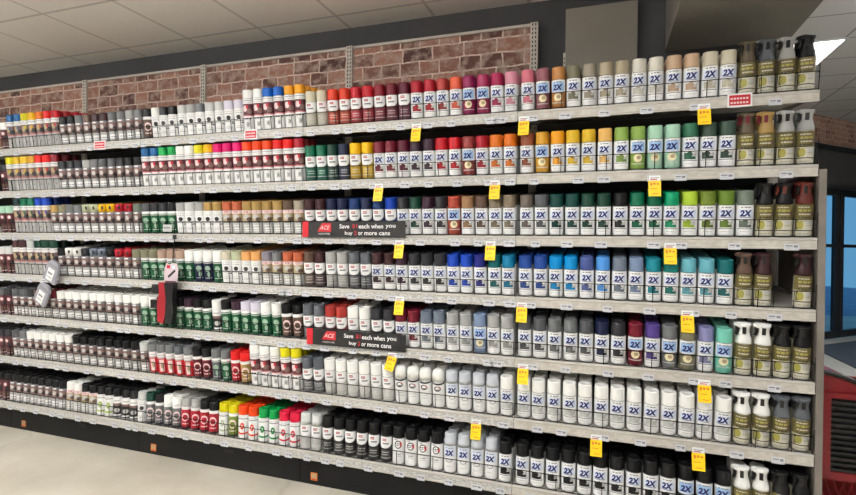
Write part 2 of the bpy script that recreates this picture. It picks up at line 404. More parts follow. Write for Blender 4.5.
# code: (body, body height, cap mesh, label mesh, words)
WHITE = (232, 232, 230)
KIND = {
    'X': ('n', .141, 'flat', lab_X(False), WHITE, 'blue-lettered'),
    'B': ('n', .141, 'flat', lab_X(True), 'cap', 'blue-panelled'),
    'A': ('n', .141, 'flat', lab_A(), 'mute', 'shield-labelled'),
    'C': ('n', .141, 'dome', lab_C(), WHITE, 'black-banded'),
    'D': ('n', .141, 'flat', lab_D(), WHITE, 'ring-emblem'),
    'E': ('n', .141, 'clear', lab_E(), WHITE, 'clear-coat'),
    'Q': ('n', .141, 'clear', lab_A(), (205, 205, 203), 'silver-bodied'),
    'G': ('t', .195, 'ftall', lab_G(), WHITE, 'tall'),
    'P': ('t', .195, 'ftall', lab_G(True), (190, 188, 184), 'tall photo-labelled'),
    'W': ('f', .143, 'ffl', lab_W(), WHITE, 'white-bodied'),
    'F': ('f', .143, 'ffl', lab_F(), 'acc', 'green-bodied'),
    'H': ('f', .143, 'ffl', lab_H(), (190, 186, 180), 'red-badged'),
    'S': ('f', .143, 'ffl', lab_S(), (104, 100, 98), 'photo-labelled'),
    'O': ('f', .143, 'fdot', lab_S(), (190, 188, 186), 'dotted-cap'),
    'K': ('f', .143, 'ffl', lab_K(), WHITE, 'black-and-white'),
    'R': ('f', .143, 'ffl', lab_R(), (150, 30, 36), 'red-bodied'),
    'M': ('f', .143, 'ffl', lab_M(), WHITE, 'marking-paint'),
    'N': ('f', .143, 'ffl', lab_N(), 'acc', 'patterned'),
    'Z': ('f', .143, 'ffl', lab_Z(), (70, 34, 38), 'maroon-bodied'),
}
LABT = lab_T()
GREEN = (18, 80, 50)
PAL = dict(cream=(222, 214, 188), orange_red=(222, 62, 34), red=(196, 26, 40), dark_red=(134, 20, 38), maroon=(112, 22, 40), wine=(92, 18, 42), crimson=(176, 24, 44),
  brick=(166, 52, 46), coral=(228, 96, 66), magenta=(142, 26, 84), berry=(160, 42, 88), raspberry=(172, 34, 84), pink=(228, 152, 172), salmon=(218, 116, 134),
  mauve=(148, 92, 102), caramel=(196, 136, 78), olive_grey=(132, 128, 104), taupe=(168, 158, 140), beige=(186, 172, 146), off_white=(212, 208, 196), white=(240, 240, 236),
  peach=(212, 180, 150), ivory=(224, 216, 192), green=(0, 100, 70), dark_green=(18, 62, 48), black=(15, 15, 17), navy=(24, 32, 66), yellow=(246, 190, 14),
  plum=(58, 34, 50), brown_red=(142, 56, 54), orange=(226, 116, 30), rust=(190, 86, 44), brown=(152, 82, 56), mustard=(214, 158, 46), amber=(248, 166, 26),
  lemon=(232, 190, 46), pale_yellow=(242, 214, 132), apricot=(246, 194, 108), leaf_green=(140, 172, 80), mint=(176, 220, 194), forest_green=(46, 108, 80), sage=(62, 84, 70),
  dark_brown=(58, 30, 34), blue=(20, 66, 150), dark_blue=(22, 52, 104), charcoal=(42, 42, 46), terracotta=(170, 70, 54), tan=(156, 118, 84), umber=(98, 76, 64),
  khaki=(132, 118, 98), grey_brown=(108, 98, 90), grey=(116, 118, 120), teal=(14, 100, 104), deep_teal=(12, 66, 60), emerald=(0, 150, 104), lime=(176, 208, 58), olive=(112, 132, 44),
  moss=(108, 138, 46), grey_green=(112, 124, 112), silver=(178, 178, 176), royal_blue=(22, 66, 176), indigo=(32, 34, 124), peacock=(14, 118, 158), petrol=(14, 98, 124),
  cobalt=(34, 72, 150), azure=(0, 142, 210), slate_blue=(74, 90, 150), sky_blue=(84, 156, 234), slate_grey=(112, 122, 138), grey_blue=(130, 150, 182), turquoise=(20, 134, 150),
  sea_green=(24, 124, 116), aqua=(110, 184, 198), pale_grey=(196, 198, 196), dark_grey=(86, 88, 92), purple=(86, 66, 142), lavender=(148, 148, 196), pale_mint=(126, 212, 190),
  gold=(176, 144, 84), copper=(190, 98, 66), peach_orange=(240, 176, 108), lilac=(140, 134, 146), lavender_white=(212, 208, 222), frost=(188, 192, 198),
  hot_pink=(226, 0, 110), bright_orange=(244, 72, 22), bright_green=(0, 150, 70), bright_yellow=(228, 216, 20), pink_red=(222, 26, 66), bright_red=(228, 30, 28), steel_blue=(18, 92, 150),
  bright_blue=(16, 96, 196), bronze=(96, 84, 66), gunmetal=(96, 100, 106), red_brown=(96, 38, 30), pale_green=(200, 206, 170), dusty_pink=(186, 156, 138), dark_teal=(20, 44, 48))

ROWS = [
 # each row: bay 5 end, bay 4, bay 3, bay 2, bay 1
 ("Z:white P:steel_blue",
  "P:steel_blue P:bright_yellow P:yellow P:orange P:bright_red P:red S:black S:black S:grey S:umber S:dark_brown S:dark_brown S:grey S:grey S:silver S:grey",
  "N:black/umber W:white W:black W:black W:pale_grey W:silver W:grey W:pale_grey W:pale_grey W:lavender_white W:lavender_white G:white G:white G:bright_blue G:bright_blue G:amber G:amber",
  "A:cream A:cream A:orange_red A:orange_red A:red A:red A:dark_red A:maroon A:wine X:crimson X:crimson X:brick X:coral B:magenta B:berry X:raspberry X:pink",
  "X:salmon B:mauve B:caramel X:olive_grey X:taupe X:beige X:beige X:off_white X:off_white X:peach X:peach X:ivory X:ivory T:bronze T:gunmetal T:silver T:black"),
 ("Z:charcoal P:bright_yellow",
  "P:lemon P:lemon P:mustard P:bright_red P:bright_red P:dark_red S:charcoal S:charcoal S:charcoal S:silver S:grey S:dark_grey S:dark_grey S:charcoal S:black S:black",
  "G:steel_blue G:steel_blue G:bright_green G:bright_green G:white G:white G:bright_yellow G:yellow G:hot_pink G:hot_pink G:hot_pink G:bright_orange G:bright_orange G:bright_orange G:bright_red G:bright_red G:crimson",
  "A:green A:green A:dark_green A:navy A:yellow A:yellow X:maroon X:maroon X:wine X:plum X:plum X:red X:red B:brown_red X:crimson X:orange X:orange",
  "X:brown B:mustard X:amber X:lemon X:lemon X:apricot X:leaf_green B:leaf_green B:mint B:mint X:forest_green X:sage X:sage T:bronze/maroon T:gold/maroon T:silver T:silver/charcoal"),
 ("Z:mint Z:mint",
  "P:dark_teal P:green P:green P:royal_blue P:royal_blue S:gold S:olive_grey S:grey S:grey O:pale_green O:pale_green O:yellow O:yellow O:crimson O:crimson S:grey_green",
  "F:dark_grey F:charcoal F:charcoal F:black W:silver W:pale_grey W:silver W:gold W:gold H:copper H:copper H:gold H:gold H:gold H:gold H:umber H:taupe",
  "A:dark_brown A:dark_brown A:navy A:navy A:dark_blue A:navy A:dark_blue A:royal_blue X:charcoal X:dark_green X:plum X:charcoal B:terracotta X:tan X:umber X:khaki X:khaki",
  "X:grey_brown X:dark_grey X:deep_teal X:deep_teal X:dark_green X:dark_green X:black X:green X:green X:emerald X:lime X:olive X:moss X:grey_green T:black T:black/red_brown T:red_brown"),
 ("Z:pale_grey Z:pale_grey",
  "P:dark_brown P:dark_brown P:pale_grey P:dark_green P:dark_green P:dark_green S:black O:white O:white O:charcoal O:slate_grey O:slate_grey O:black O:crimson O:crimson S:olive_grey",
  "F:olive_grey F:olive_grey F:dusty_pink F:dusty_pink F:dusty_pink F:white F:white/navy F:white/navy F:white W:ivory W:pale_green W:peach_orange W:peach_orange H:lilac H:grey H:copper H:copper",
  "A:umber A:dark_brown A:silver A:silver A:gunmetal A:gunmetal X:dark_brown X:dark_brown X:plum X:charcoal X:charcoal X:charcoal X:royal_blue X:royal_blue X:indigo X:teal X:peacock",
  "X:cobalt X:cobalt X:azure X:azure X:slate_blue X:sky_blue X:slate_grey X:grey_blue X:turquoise X:sea_green X:aqua X:aqua X:teal T:umber T:dark_brown - T:dark_brown"),
 ("Z:dark_grey Z:charcoal",
  "S:dark_grey S:dark_grey S:charcoal S:umber S:umber S:maroon S:white S:white S:white S:white S:white S:white S:white S:white S:white S:white",
  "F:white F:white F:black F:black F:black F:plum F:black F:black K:white/dark_blue F:black F:plum F:lavender_white F:lavender_white F:white F:white N:black/umber N:black/umber",
  "A:gunmetal A:gunmetal A:brick A:brick A:white A:white A:charcoal A:charcoal X:maroon X:maroon X:slate_grey X:slate_grey X:silver X:silver B:grey_blue X:silver X:silver",
  "X:dark_grey X:dark_grey X:grey X:grey X:dark_grey X:navy X:charcoal B:maroon X:purple B:grey B:olive_grey X:lavender B:pale_mint T:white T:white T:black T:black"),
 ("Z:charcoal Z:charcoal",
  "S:dark_grey S:grey S:white S:white S:white S:white S:white S:white S:black S:black S:black S:black S:black S:black S:black S:black",
  "S:pale_grey R:grey R:grey R:grey R:gunmetal R:grey N:black/maroon N:black/maroon F:grey/gunmetal F:grey N:bright_red/crimson N:bright_red/gold G:white G:white G:white G:bright_yellow G:bright_yellow",
  "A:gunmetal A:gunmetal A:white A:white A:white A:white A:white A:white C:white C:white C:white C:white E:frost E:frost E:frost E:frost X:white/pale_grey",
  "X:white/pale_grey X:white/pale_grey X:white/pale_grey X:white/pale_grey X:white/pale_grey X:white/pale_grey X:white/pale_grey X:white/pale_grey X:white/pale_grey X:white/pale_grey X:white/pale_grey X:white/pale_grey X:white/pale_grey T:white T:white T:gunmetal T:gunmetal"),
 ("Z:black Z:black",
  "S:black S:black S:black S:black S:black S:black S:black S:black H:white H:white H:black H:black M:black/lime M:black/lime K:black K:black K:black",
  "W:pale_grey N:dark_green/grey N:black/grey N:white/grey N:white/grey N:silver/crimson N:silver/crimson N:black/crimson N:black/crimson M:bright_yellow/pale_green N:bright_yellow/olive M:bright_orange M:bright_orange M:bright_green M:bright_green M:pink_red M:pink_red",
  "Q:pale_grey Q:pale_grey A:black A:black A:black A:black A:black A:black D:black D:black D:black D:black E:frost E:frost E:frost E:frost X:black",
  "X:black X:black X:black X:black X:black X:black X:black X:black X:black X:black B:black B:black B:black T:white T:white T:black T:black"),
]
for k_, c_ in PAL.items():
    if k_ not in ('black', 'charcoal') and (max(c_) - min(c_) > 22 or max(c_) < 190):
        PAL[k_] = tuple(v * .90 for v in c_)
def mix(a, b, t): return tuple(a[i] * (1 - t) + b[i] * t for i in range(3))

back = dict(v=[], f=[], c=[])
def back_can(x, y, ri, H, cap, body, cb=.7):
    z = .0012; seg = 12; b = len(back['v']); hb = H * cb; r = R0 - .001
    prof = [(r, z), (r, z + hb), (r - .001, z + hb + .001), (r - .0015, z + H - .003), (r - .005, z + H)]
    cols = [body, body, cap, cap]
    for rr, zz in prof:
        for k in range(seg): back['v'].append(on_deck(ri, x + rr * math.cos(2 * PI * k / seg), y + rr * math.sin(2 * PI * k / seg), zz))
    for i in range(4):
        for k in range(seg):
            k2 = (k + 1) % seg
            back['f'].append((b + i * seg + k, b + i * seg + k2, b + (i + 1) * seg + k2, b + (i + 1) * seg + k)); back['c'].append(cols[i])
    back['f'].append(tuple(b + 4 * seg + k for k in range(seg))); back['c'].append(cap)

def face(x): return .6 * math.atan((-.79 - x) / 2.58) + random.uniform(-.10, .10)
GROUPS = {}
slots_x = {}
def seat(t, ri, x, yl):
    t.location = on_deck(ri, x, yl, .0012); t.rotation_mode = 'ZYX'; t.rotation_euler = (TILT[ri], 0, t.rotation_euler[2])
def place_can(code, capn, accn, x, y, z, ri, bay, n):
    capc = PAL[capn]
    if code == 'T':
        name = 'trigger_spray_can'
        pos = f'{ORD[n]} from left'
        lab = f"{capn.replace('_', '-')}-topped trigger-grip spray can, {ROWN[ri]} shelf of the {BAYN[bay]}, {pos}"
        t = thing(name, lab, 'spray can', (x, y, z), 'gold-labelled trigger spray cans at the shelf ends', face(x)); seat(t, ri, x, y)
        b = link('can_body', BODY['n'], t); b.color = lin((196, 192, 176))
        link('label', LABT, t)
        c = link('grip_cap', GRIP, t, (0, 0, .1405)); c.color = lin(capc)
        h = link('trigger', HOOK, c); h.color = lin(PAL[accn] if accn else (24, 22, 22))
        return .225, capc, (214, 208, 186)
    bk, bh, cm, lm, bc, words = KIND[code]
    if bc == 'cap': bc = capc
    elif bc == 'mute': bc = mix(capc, (100, 98, 102), .42)
    elif bc == 'acc': bc = PAL[accn] if accn else GREEN
    if code == 'A' and capn in ('white', 'cream', 'silver'): bc = mix(capc, (170, 170, 168), .5)
    near = bay < 2
    if near:
        name = 'spray_can'; cat = 'spray can'; g = {'X': 'blue-lettered spray cans', 'B': 'blue-lettered spray cans', 'E': 'blue-lettered spray cans', 'A': 'shield-labelled spray cans', 'Q': 'shield-labelled spray cans', 'C': 'black-banded white spray cans', 'D': 'ring-emblem spray cans'}[code]
    else:
        name = 'specialty_spray_can'; cat = 'spray can'; g = 'specialty spray cans in the far bays'
    lab = f"{capn.replace('_', '-')}-capped {words} can, {ROWN[ri]} shelf of the {BAYN[bay]}, {ORD[n]} from left"
    if bay == 4: lab = lab.replace(f', {ORD[n]} from left', ', ' + ('beside the upright' if n == 1 else 'one away from the upright'))
    t = thing(name, lab, cat, (x, y, z), g, face(x)); seat(t, ri, x, y)
    b = link('can_body', BODY[bk], t); b.color = lin(bc)
    l = link('label', lm, t)
    if code == 'A' or code == 'Q': l.color = lin(mix(capc, (150, 146, 146), .35))
    elif code in ('F', 'N', 'M'): l.color = lin(PAL[accn] if accn else (GREEN if code == 'F' else capc))
    else: l.color = lin(PAL[accn] if accn else mix(capc, (40, 40, 40), .12))
    c = link('cap', CAPM[cm], t, (0, 0, bh)); c.color = lin(capc)
    return bh + (.06 if near else .052), capc, bc

for ri, row in enumerate(ROWS):
    z = ROWZ[ri]; y0 = .0415
    for bi, spec in enumerate(row):
        bay = 4 - bi
        toks = spec.split(); n = len(toks)
        pitch = W / (16 if bay == 3 and n == 16 else 17)
        xl = -W * (bay + 1)
        if bay == 0: pitch = (W + .012) / 17; xl += .009
        if bay == 1: pitch = (W - .004) / 17
        if bay == 4: xl = -W * 4 - 2 * pitch - .004
        for k, tk in enumerate(toks):
            if tk == '-': continue
            code, rest = tk.split(':'); capn, _, accn = rest.partition('/')
            x = xl + pitch * (k + .5) + random.uniform(-.0012, .0012)
            y = y0 + random.uniform(0, .005)
            H, cc, bc = place_can(code, capn, accn, x, y, z, ri, bay, k)
            depth = random.choice([3, 4, 5]) if ri > 0 else 3
            if code == 'T': depth = random.choice([1, 2, 3])
            if capn in ('white', 'black') and random.random() < .25: depth = 2
            if (bay == 3 and 4 <= k <= 6 and ri == 0): pass
            if H > .24 and ri > 0: depth = min(depth, 2)
            if code == 'T' and ri > 0: depth = min(depth, 2)
            if ri == 3 and code == 'T': depth = 0
            for j in range(1, depth + 1):
                xx = x + random.uniform(-.002, .002); yy = y + .069 * j
                back_can(xx, yy, ri, H * (.97 if code == 'T' else 1), cc, bc, .72)

# one mesh for the rest of the stock, which stands hidden behind the front cans
me = bpy.data.meshes.new('spray_cans_behind'); me.from_pydata(back['v'], [], back['f'])
ca = me.color_attributes.new('tint', 'FLOAT_COLOR', 'CORNER')
flat = []
for f, c in zip(back['f'], back['c']):
    flat.extend(list(lin(c)) * len(f))
ca.data.foreach_set('color', flat)
mb_ = bpy.data.materials.new('stock behind'); mb_.use_nodes = True
at = mb_.node_tree.nodes.new('ShaderNodeAttribute'); at.attribute_name = 'tint'
mb_.node_tree.links.new(at.outputs['Color'], mb_.node_tree.nodes['Principled BSDF'].inputs['Base Color'])
mb_.node_tree.nodes['Principled BSDF'].inputs['Roughness'].default_value = .4
me.materials.append(mb_)
o = link('spray_can_stock', me); o['kind'] = 'stuff'
tag(o, 'back ranks of spray cans standing behind the front row on every shelf', 'spray cans')

# ------------------------------------------------------------------ shelving
def fence_mb(x0, x1, yf, every, end=False):
    mb = MB(); r = .0021
    mb.tube([(x0, yf, .079), (x1, yf, .079)], r, 'wire', 6)
    mb.tube([(x0, yf, .008), (x1, yf, .008)], r, 'wire', 6)
    n = round((x1 - x0) / every)
    for i in range(n + 1):
        x = x0 + (x1 - x0) * i / n
        mb.tube([(x, yf, .002), (x, yf, .081)], r * .9, 'wire', 5)
    return mb
shelf_words = ['top', 'second from top', 'third from top', 'middle', 'fifth from top', 'sixth from top', 'bottom']
for bay in range(5):
    xa, xb = -W * (bay + 1) + .0015, (-W * bay - .0015 if bay else END - .003)
    for ri, zt in enumerate(ROWZ):
        yf = ROWY[ri]
        t = thing('shelf', f"grey metal shelf, {shelf_words[ri]}, in the {BAYN[bay]}, under its row of cans", 'shelf', (0, 0, zt), 'display shelves')
        mb = MB(); mb.box(xa, xb, .006, .500, -.022, 0, 'shelfmetal'); mb.box(xa, xb, .03, .05, -.034, -.022, 'shelfmetal')
        d_ = mb.obj('shelf_deck', t, (0, yf, 0)); d_.rotation_euler = (TILT[ri], 0, 0)
        rm = 'rail' if bay >= 1 else 'rail_r'
        mb = MB(); mb.prism([(0, 0)], 0, 0, rm) if False else None
        # angled price rail with a lip top and bottom
        b = MB()
        prof = [(yf + .006, .003), (yf - .004, .003), (yf - .006, .000), (yf - .006, -.007), (yf - .003, -.009), (yf - .001, -.036), (yf - .005, -.038), (yf - .005, -.045), (yf + .006, -.045)]
        n = len(prof)
        for x in (xa, xb):
            for (yy, zz) in prof: b.v.append((x, yy, zz))
        for i in range(n):
            j = (i + 1) % n
            b.face((i, j, n + j, n + i)[::-1], rm if i == 4 else 'shelfmetal')
        b.face(list(range(n)), 'shelfmetal'); b.face([n + i for i in range(n)][::-1], 'shelfmetal')
        b.obj('price_rail', t)
        for s in (xa + .004, xb - .007):
            mb = MB(); mb.prism([(0, 0)], 0, 0, rm) if False else None
            m2 = MB(); pts = [(.05, -.0222), (.45, -.0222), (.45, -.048), (.10, -.030)]
            k0 = len(m2.v)
            for x in (s, s + .003):
                for (yy, zz) in pts: m2.v.append((x, yy, zz))
            m2.face([0, 1, 2, 3], 'shelfmetal'); m2.face([7, 6, 5, 4], 'shelfmetal')
            for i in range(4):
                j = (i + 1) % 4; m2.face((i, 4 + i, 4 + j, j), 'shelfmetal')
            d_ = m2.obj('shelf_bracket', t, (0, yf, 0)); d_.rotation_euler = (TILT[ri], 0, 0)
        fx0, fx1 = xa + .002, xb - .002
        f = fence_mb(fx0, fx1, .004, SLOT * (1 if bay >= 2 else 3.0))
        if bay == 0:
            for i in range(1, 5):
                x = fx1 - .003 - (SLOT + .0012) * i
                f.tube([(x, .004, .002), (x, .004, .081)], .0014, 'wire', 5)
            f.tube([(fx1 + .0015, .004, .079), (fx1 + .0015, .30, .079)], .0009, 'wire', 6)
            f.tube([(fx1, .004, .110), (fx1, .004, .002)], .0016, 'wire', 6)
        d_ = f.obj('wire_fence_mesh', t, (0, yf, 0)); d_.rotation_euler = (TILT[ri], 0, 0)

# uprights, back boards, brick panels
slotx = lambda k: -W * k
for k in range(0, 6):
    H = 2.690 if k >= 1 else 2.03
    words = ['at the right end of the shelving', 'at the right edge of the brick panels', 'between the two brick panels above the sale signs',
             'second from the right between brick panels', 'third from the right between brick panels', 'at the far left end of the shelving'][k]
    mb = MB()
    x = -W * k
    w = .022
    y1 = DB + .004; y0 = y1 - .03
    mb.box(x - w, x + w, y0, y1, 0, H, 'post')
    o = None
    if k >= 1:
        zz = 2.06
        while zz < H - .02:
            for sx in (-.009, .009):
                mb.box(x + sx - .0032, x + sx + .0032, y0 - .0006, y0 + .001, zz, zz + .014, 'slot')
            zz += .0254
    o = mb.obj('slotted_upright'); tag(o, 'pale grey slotted steel upright ' + words, 'upright', 'slotted shelf uprights')
for bay in range(5):
    xa, xb = -W * (bay + 1) + .023, -W * bay - .023
    mb = MB(); mb.box(xa, xb, DB - .012, DB, 0, 2.13 if bay else 2.115, 'gondola')
    o = mb.obj('back_board'); tag(o, f'dark back board behind the cans of the {BAYN[bay]}', 'back board', 'shelving back boards')
    mb = MB()
    mb.box(-W * (bay + 1) + .0015, -W * bay - .0015, .012, .03, 0, .150, 'kick')
    mb.box(-W * (bay + 1) + .0015, -W * bay - .0015, .030, DB - .05, .10, .145, 'kick')
    if bay in (2, 3): mb.box(-W * bay - .54, -W * bay - .47, .0112, .0125, .095, .117, 'slot')
    o = mb.obj('kick_plate'); tag(o, f'black base kick plate under the {BAYN[bay]}', 'kick plate', 'black kick plates along the floor')

# brick print
def brick_mat(name, dark=(84, 50, 46), light=(174, 124, 106), mortar=(228, 210, 196), bw=.205, bh=.088, seed=0):
    m = bpy.data.materials.new(name); m.use_nodes = True
    nt = m.node_tree; b = nt.nodes['Principled BSDF']; N = nt.nodes.new; L = nt.links.new
    tc = N('ShaderNodeTexCoord'); sp = N('ShaderNodeSeparateXYZ'); L(tc.outputs['Object'], sp.inputs[0])
    cb = N('ShaderNodeCombineXYZ'); L(sp.outputs['X'], cb.inputs['X']); L(sp.outputs['Z'], cb.inputs['Y'])
    nz0 = N('ShaderNodeTexNoise'); nz0.inputs['Scale'].default_value = 14; L(cb.outputs[0], nz0.inputs['Vector'])
    vm = N('ShaderNodeVectorMath'); vm.operation = 'MULTIPLY_ADD'; vm.inputs[1].default_value = (.022, .022, 0); L(nz0.outputs['Color'], vm.inputs[0]); L(cb.outputs[0], vm.inputs[2])
    br = N('ShaderNodeTexBrick'); L(vm.outputs[0], br.inputs['Vector'])
    br.inputs['Scale'].default_value = 1; br.inputs['Brick Width'].default_value = bw; br.inputs['Row Height'].default_value = bh
    br.inputs['Mortar Size'].default_value = .0062; br.inputs['Mortar Smooth'].default_value = .5; br.inputs['Bias'].default_value = 0
    br.inputs['Color1'].default_value = lin(dark); br.inputs['Color2'].default_value = lin(light); br.inputs['Mortar'].default_value = lin(mortar)
    br.squash = .65; br.squash_frequency = 2; br.offset = .5
    nz = N('ShaderNodeTexNoise'); nz.inputs['Scale'].default_value = 16; nz.inputs['Detail'].default_value = 5; L(cb.outputs[0], nz.inputs['Vector'])
    cr = N('ShaderNodeValToRGB'); cr.color_ramp.elements[0].position = .44; cr.color_ramp.elements[0].color = (0, 0, 0, 1); cr.color_ramp.elements[1].position = .64; cr.color_ramp.elements[1].color = (.8, .8, .8, 1)
    L(nz.outputs['Fac'], cr.inputs['Fac'])
    mx = N('ShaderNodeMix'); mx.data_type = 'RGBA'; L(cr.outputs['Color'], mx.inputs[0]); L(br.outputs['Color'], mx.inputs[6]); mx.inputs[7].default_value = lin((188, 164, 150))
    nz2 = N('ShaderNodeTexNoise'); nz2.inputs['Scale'].default_value = 55; nz2.inputs['Detail'].default_value = 3; L(cb.outputs[0], nz2.inputs['Vector'])
    mr = N('ShaderNodeMapRange'); mr.inputs['To Min'].default_value = .45; mr.inputs['To Max'].default_value = 1.5; L(nz2.outputs['Fac'], mr.inputs['Value'])
    vs = N('ShaderNodeVectorMath'); vs.operation = 'SCALE'; L(mx.outputs[2], vs.inputs[0]); L(mr.outputs[0], vs.inputs['Scale'])
    L(vs.outputs[0], b.inputs['Base Color']); b.inputs['Roughness'].default_value = .7
    return m
M['brick'] = brick_mat('printed brick panel')
M['trimrail'] = noise_mat('panel top trim', (196, 189, 180), (210, 203, 194), 10, .5)
for bay in range(1, 5):
    xa, xb = -W * (bay + 1) + .023, -W * bay - .023
    t = thing('brick_panel', ['', 'printed brick panel in the top right frame, beside the bare dark wall', 'printed brick panel above the tall white and blue capped cans', 'printed brick panel above the dark grey and brown capped cans', 'printed brick panel at the far left above the yellow and blue caps'][bay], 'wall panel', (0, 0, 0), 'brick-print panels above the shelving')
    mb = MB(); mb.box(xa, xb, DB - .009, DB - .003, 2.132, 2.670, 'brick'); mb.obj('brick_print', t)
    mb = MB(); mb.box(xa - .0005, xb + .0005, DB - .016, DB - .001, 2.672, 2.689, 'trimrail'); mb.obj('top_trim', t)

# end panel
mb = MB(); mb.box(END, END + .026, -.006, .52, 0, 1.70, 'endpanel')
t = tag(mb.obj('end_panel'), 'tall taupe steel panel closing the right end of the shelving', 'end panel')

# kick plate stickers
for x, zc in ((-4.748, .045), (-3.532, .045), (-2.348, .047)):
    mb = MB(); mb.box(x - .021, x + .021, .0105, .0118, zc - .022, zc + .022, 'orange'); mb.box(x - .016, x + .016, .0100, .0106, zc - .010, zc + .015, 'tan'); mb.box(x - .012, x + .012, .0097, .0101, zc - .018, zc - .014, 'red')
    o = mb.obj('kick_plate_sticker'); tag(o, {-4.748: 'small square orange sticker on the kick plate, farthest left of three', -3.532: 'small square orange sticker on the kick plate, middle of three', -2.348: 'small square orange sticker on the kick plate below the pink caps'}[x], 'sticker', 'orange kick plate stickers')

# ------------------------------------------------------------------ tags on the rails
def white_tag(x, ri, lab):
    yf = ROWY[ri]; z = ROWZ[ri]
    w = random.choice([.021, .024, .027])
    mb = MB(); mb.box(-w, w, -.0074, -.0062, -.050, -.022, 'tagcard')
    rd = random.Random(int((x + 9) * 1000) + ri)
    mb.box(-w * .8, w * .1, -.0078, -.0073, -.034, -.029, 'grey'); mb.box(w * .25, w * .8, -.0078, -.0073, -.038, -.029, 'grey')
    mb.box(-w * .8, -w * .1, -.0078, -.0073, -.042, -.038, 'lgrey')
    o = mb.obj('shelf_price_tag'); o.location = (x, yf, z); tag(o, lab, 'price tag', 'small white price tags on the shelf rails')
for bay in range(5):
    for ri in range(7):
        ks = [0.7, 2.6, 4.3, 6.5, 8.3, 10.4, 12.5, 14.8, 16.2] if bay else [1.2, 3.6, 6.0, 8.2, 10.6, 13.0, 15.6]
        if bay == 4: ks = [15.6]
        for j, kk in enumerate(ks):
            x = -W * (bay + 1) + SLOT * (kk + random.uniform(-.5, .5))
            white_tag(x, ri, f"small white price tag on the {ROWN[ri]} rail, {BAYN[bay]}, {ORD[j] if bay < 4 else 'only one'} from left")

P_CAM = Vector((-.7923, -2.5392, 1.3642)); YAW, PITCH, ROLL, F = 0.3354, -0.0034, 0.0132, 515.6347
n_ = Vector((-math.sin(YAW) * math.cos(PITCH), math.cos(YAW) * math.cos(PITCH), math.sin(PITCH)))
r_ = Vector((math.cos(YAW), math.sin(YAW), 0)); u_ = r_.cross(n_)
r2 = math.cos(ROLL) * r_ + math.sin(ROLL) * u_; u2 = -math.sin(ROLL) * r_ + math.cos(ROLL) * u_

YT = [(-1.959, 0, 'nearest the pale brown cans'), ]
yts = [(-1.747, 0), (-1.187, 0), (-.402, 0), (-1.959, 1), (-1.326, 1), (-.597, 1)]
def px_x(px, zrow):  # metres along the shelf front for a measured position
    d = n_ + r2 * ((px - 428) / F)
    t = -P_CAM.y / d.y
    return P_CAM.x + t * d.x
yts += [(px_x(400, 0), 2), (px_x(491, 0), 2), (px_x(670, 0), 2), (px_x(401, 0), 3), (px_x(523, 0), 3), (px_x(688, 0), 3), (px_x(394.5, 0) + .0, 4), (px_x(525, 0), 4), (px_x(706, 0), 4),
        (px_x(479, 0), 5), (px_x(599, 0) , 5), (px_x(701, 0), 5)]
order = {}
for i, (x, ri) in enumerate(yts):
    j = order.get(ri, 0); order[ri] = j + 1
    tilt = 0.0 if (ri, j) != (4, 0) else 0.22
    t = thing('yellow_price_tag', f"yellow sale price tag hanging below the {ROWN[ri]} shelf, {['leftmost', 'middle', 'rightmost'][j]} of three", 'price tag', (x, ROWY[ri], ROWZ[ri]), 'yellow hanging price tags')
    mb = MB(); mb.box(-.024, .024, -.0092, -.0079, -.048, -.024, 'white'); mb.box(-.018, .010, -.0096, -.0091, -.044, -.040, 'red'); mb.box(-.018, .018, -.0096, -.0091, -.036, -.033, 'grey'); mb.obj('tag_header', t)
    mb = MB(); mb.box(-.026, .026, -.0013, 0, -.0735, 0, 'yellow')
    for a in ((-.018, -.010, -.0235, -.0095), (-.006, .004, -.0195, -.0095), (.008, .018, -.0195, -.0115), (-.018, .010, -.0395, -.0365), (-.010, .016, -.0635, -.0605)):
        mb.box(a[0], a[1], -.0017, -.0012, a[2], a[3], 'orange')
    c = mb.obj('tag_card', t, (0, -.0082, -.0478)); c.rotation_euler = (-.26, tilt, 0)
for x, w, lab in ((px_x(100, 0), .052, 'red and white price sign on the top shelf rail, leftmost of three'), (px_x(250.5, 0), .045, 'red and white price sign on the top shelf rail, middle of three'), (px_x(737, 0), .047, 'red and white price sign on the top shelf rail below the trigger cans')):
    t = thing('red_price_sign', lab, 'price sign', (x, 0, ROWZ[0]), 'red signs on the top rail')
    mb = MB(); mb.box(-w, w, -.0105, -.0092, -.048, .010, 'white'); mb.obj('sign_card', t)
    mb = MB(); mb.box(-w + .007, w - .007, -.0112, -.0106, -.041, .003, 'red')
    for zz in (-.012, -.030):
        for i in range(6):
            mb.box(-w + .012 + i * (2 * w - .024) / 6, -w + .012 + (i + .72) * (2 * w - .024) / 6, -.0117, -.0112, zz - .004, zz + .004, 'pinkw')
    mb.obj('sign_print', t)

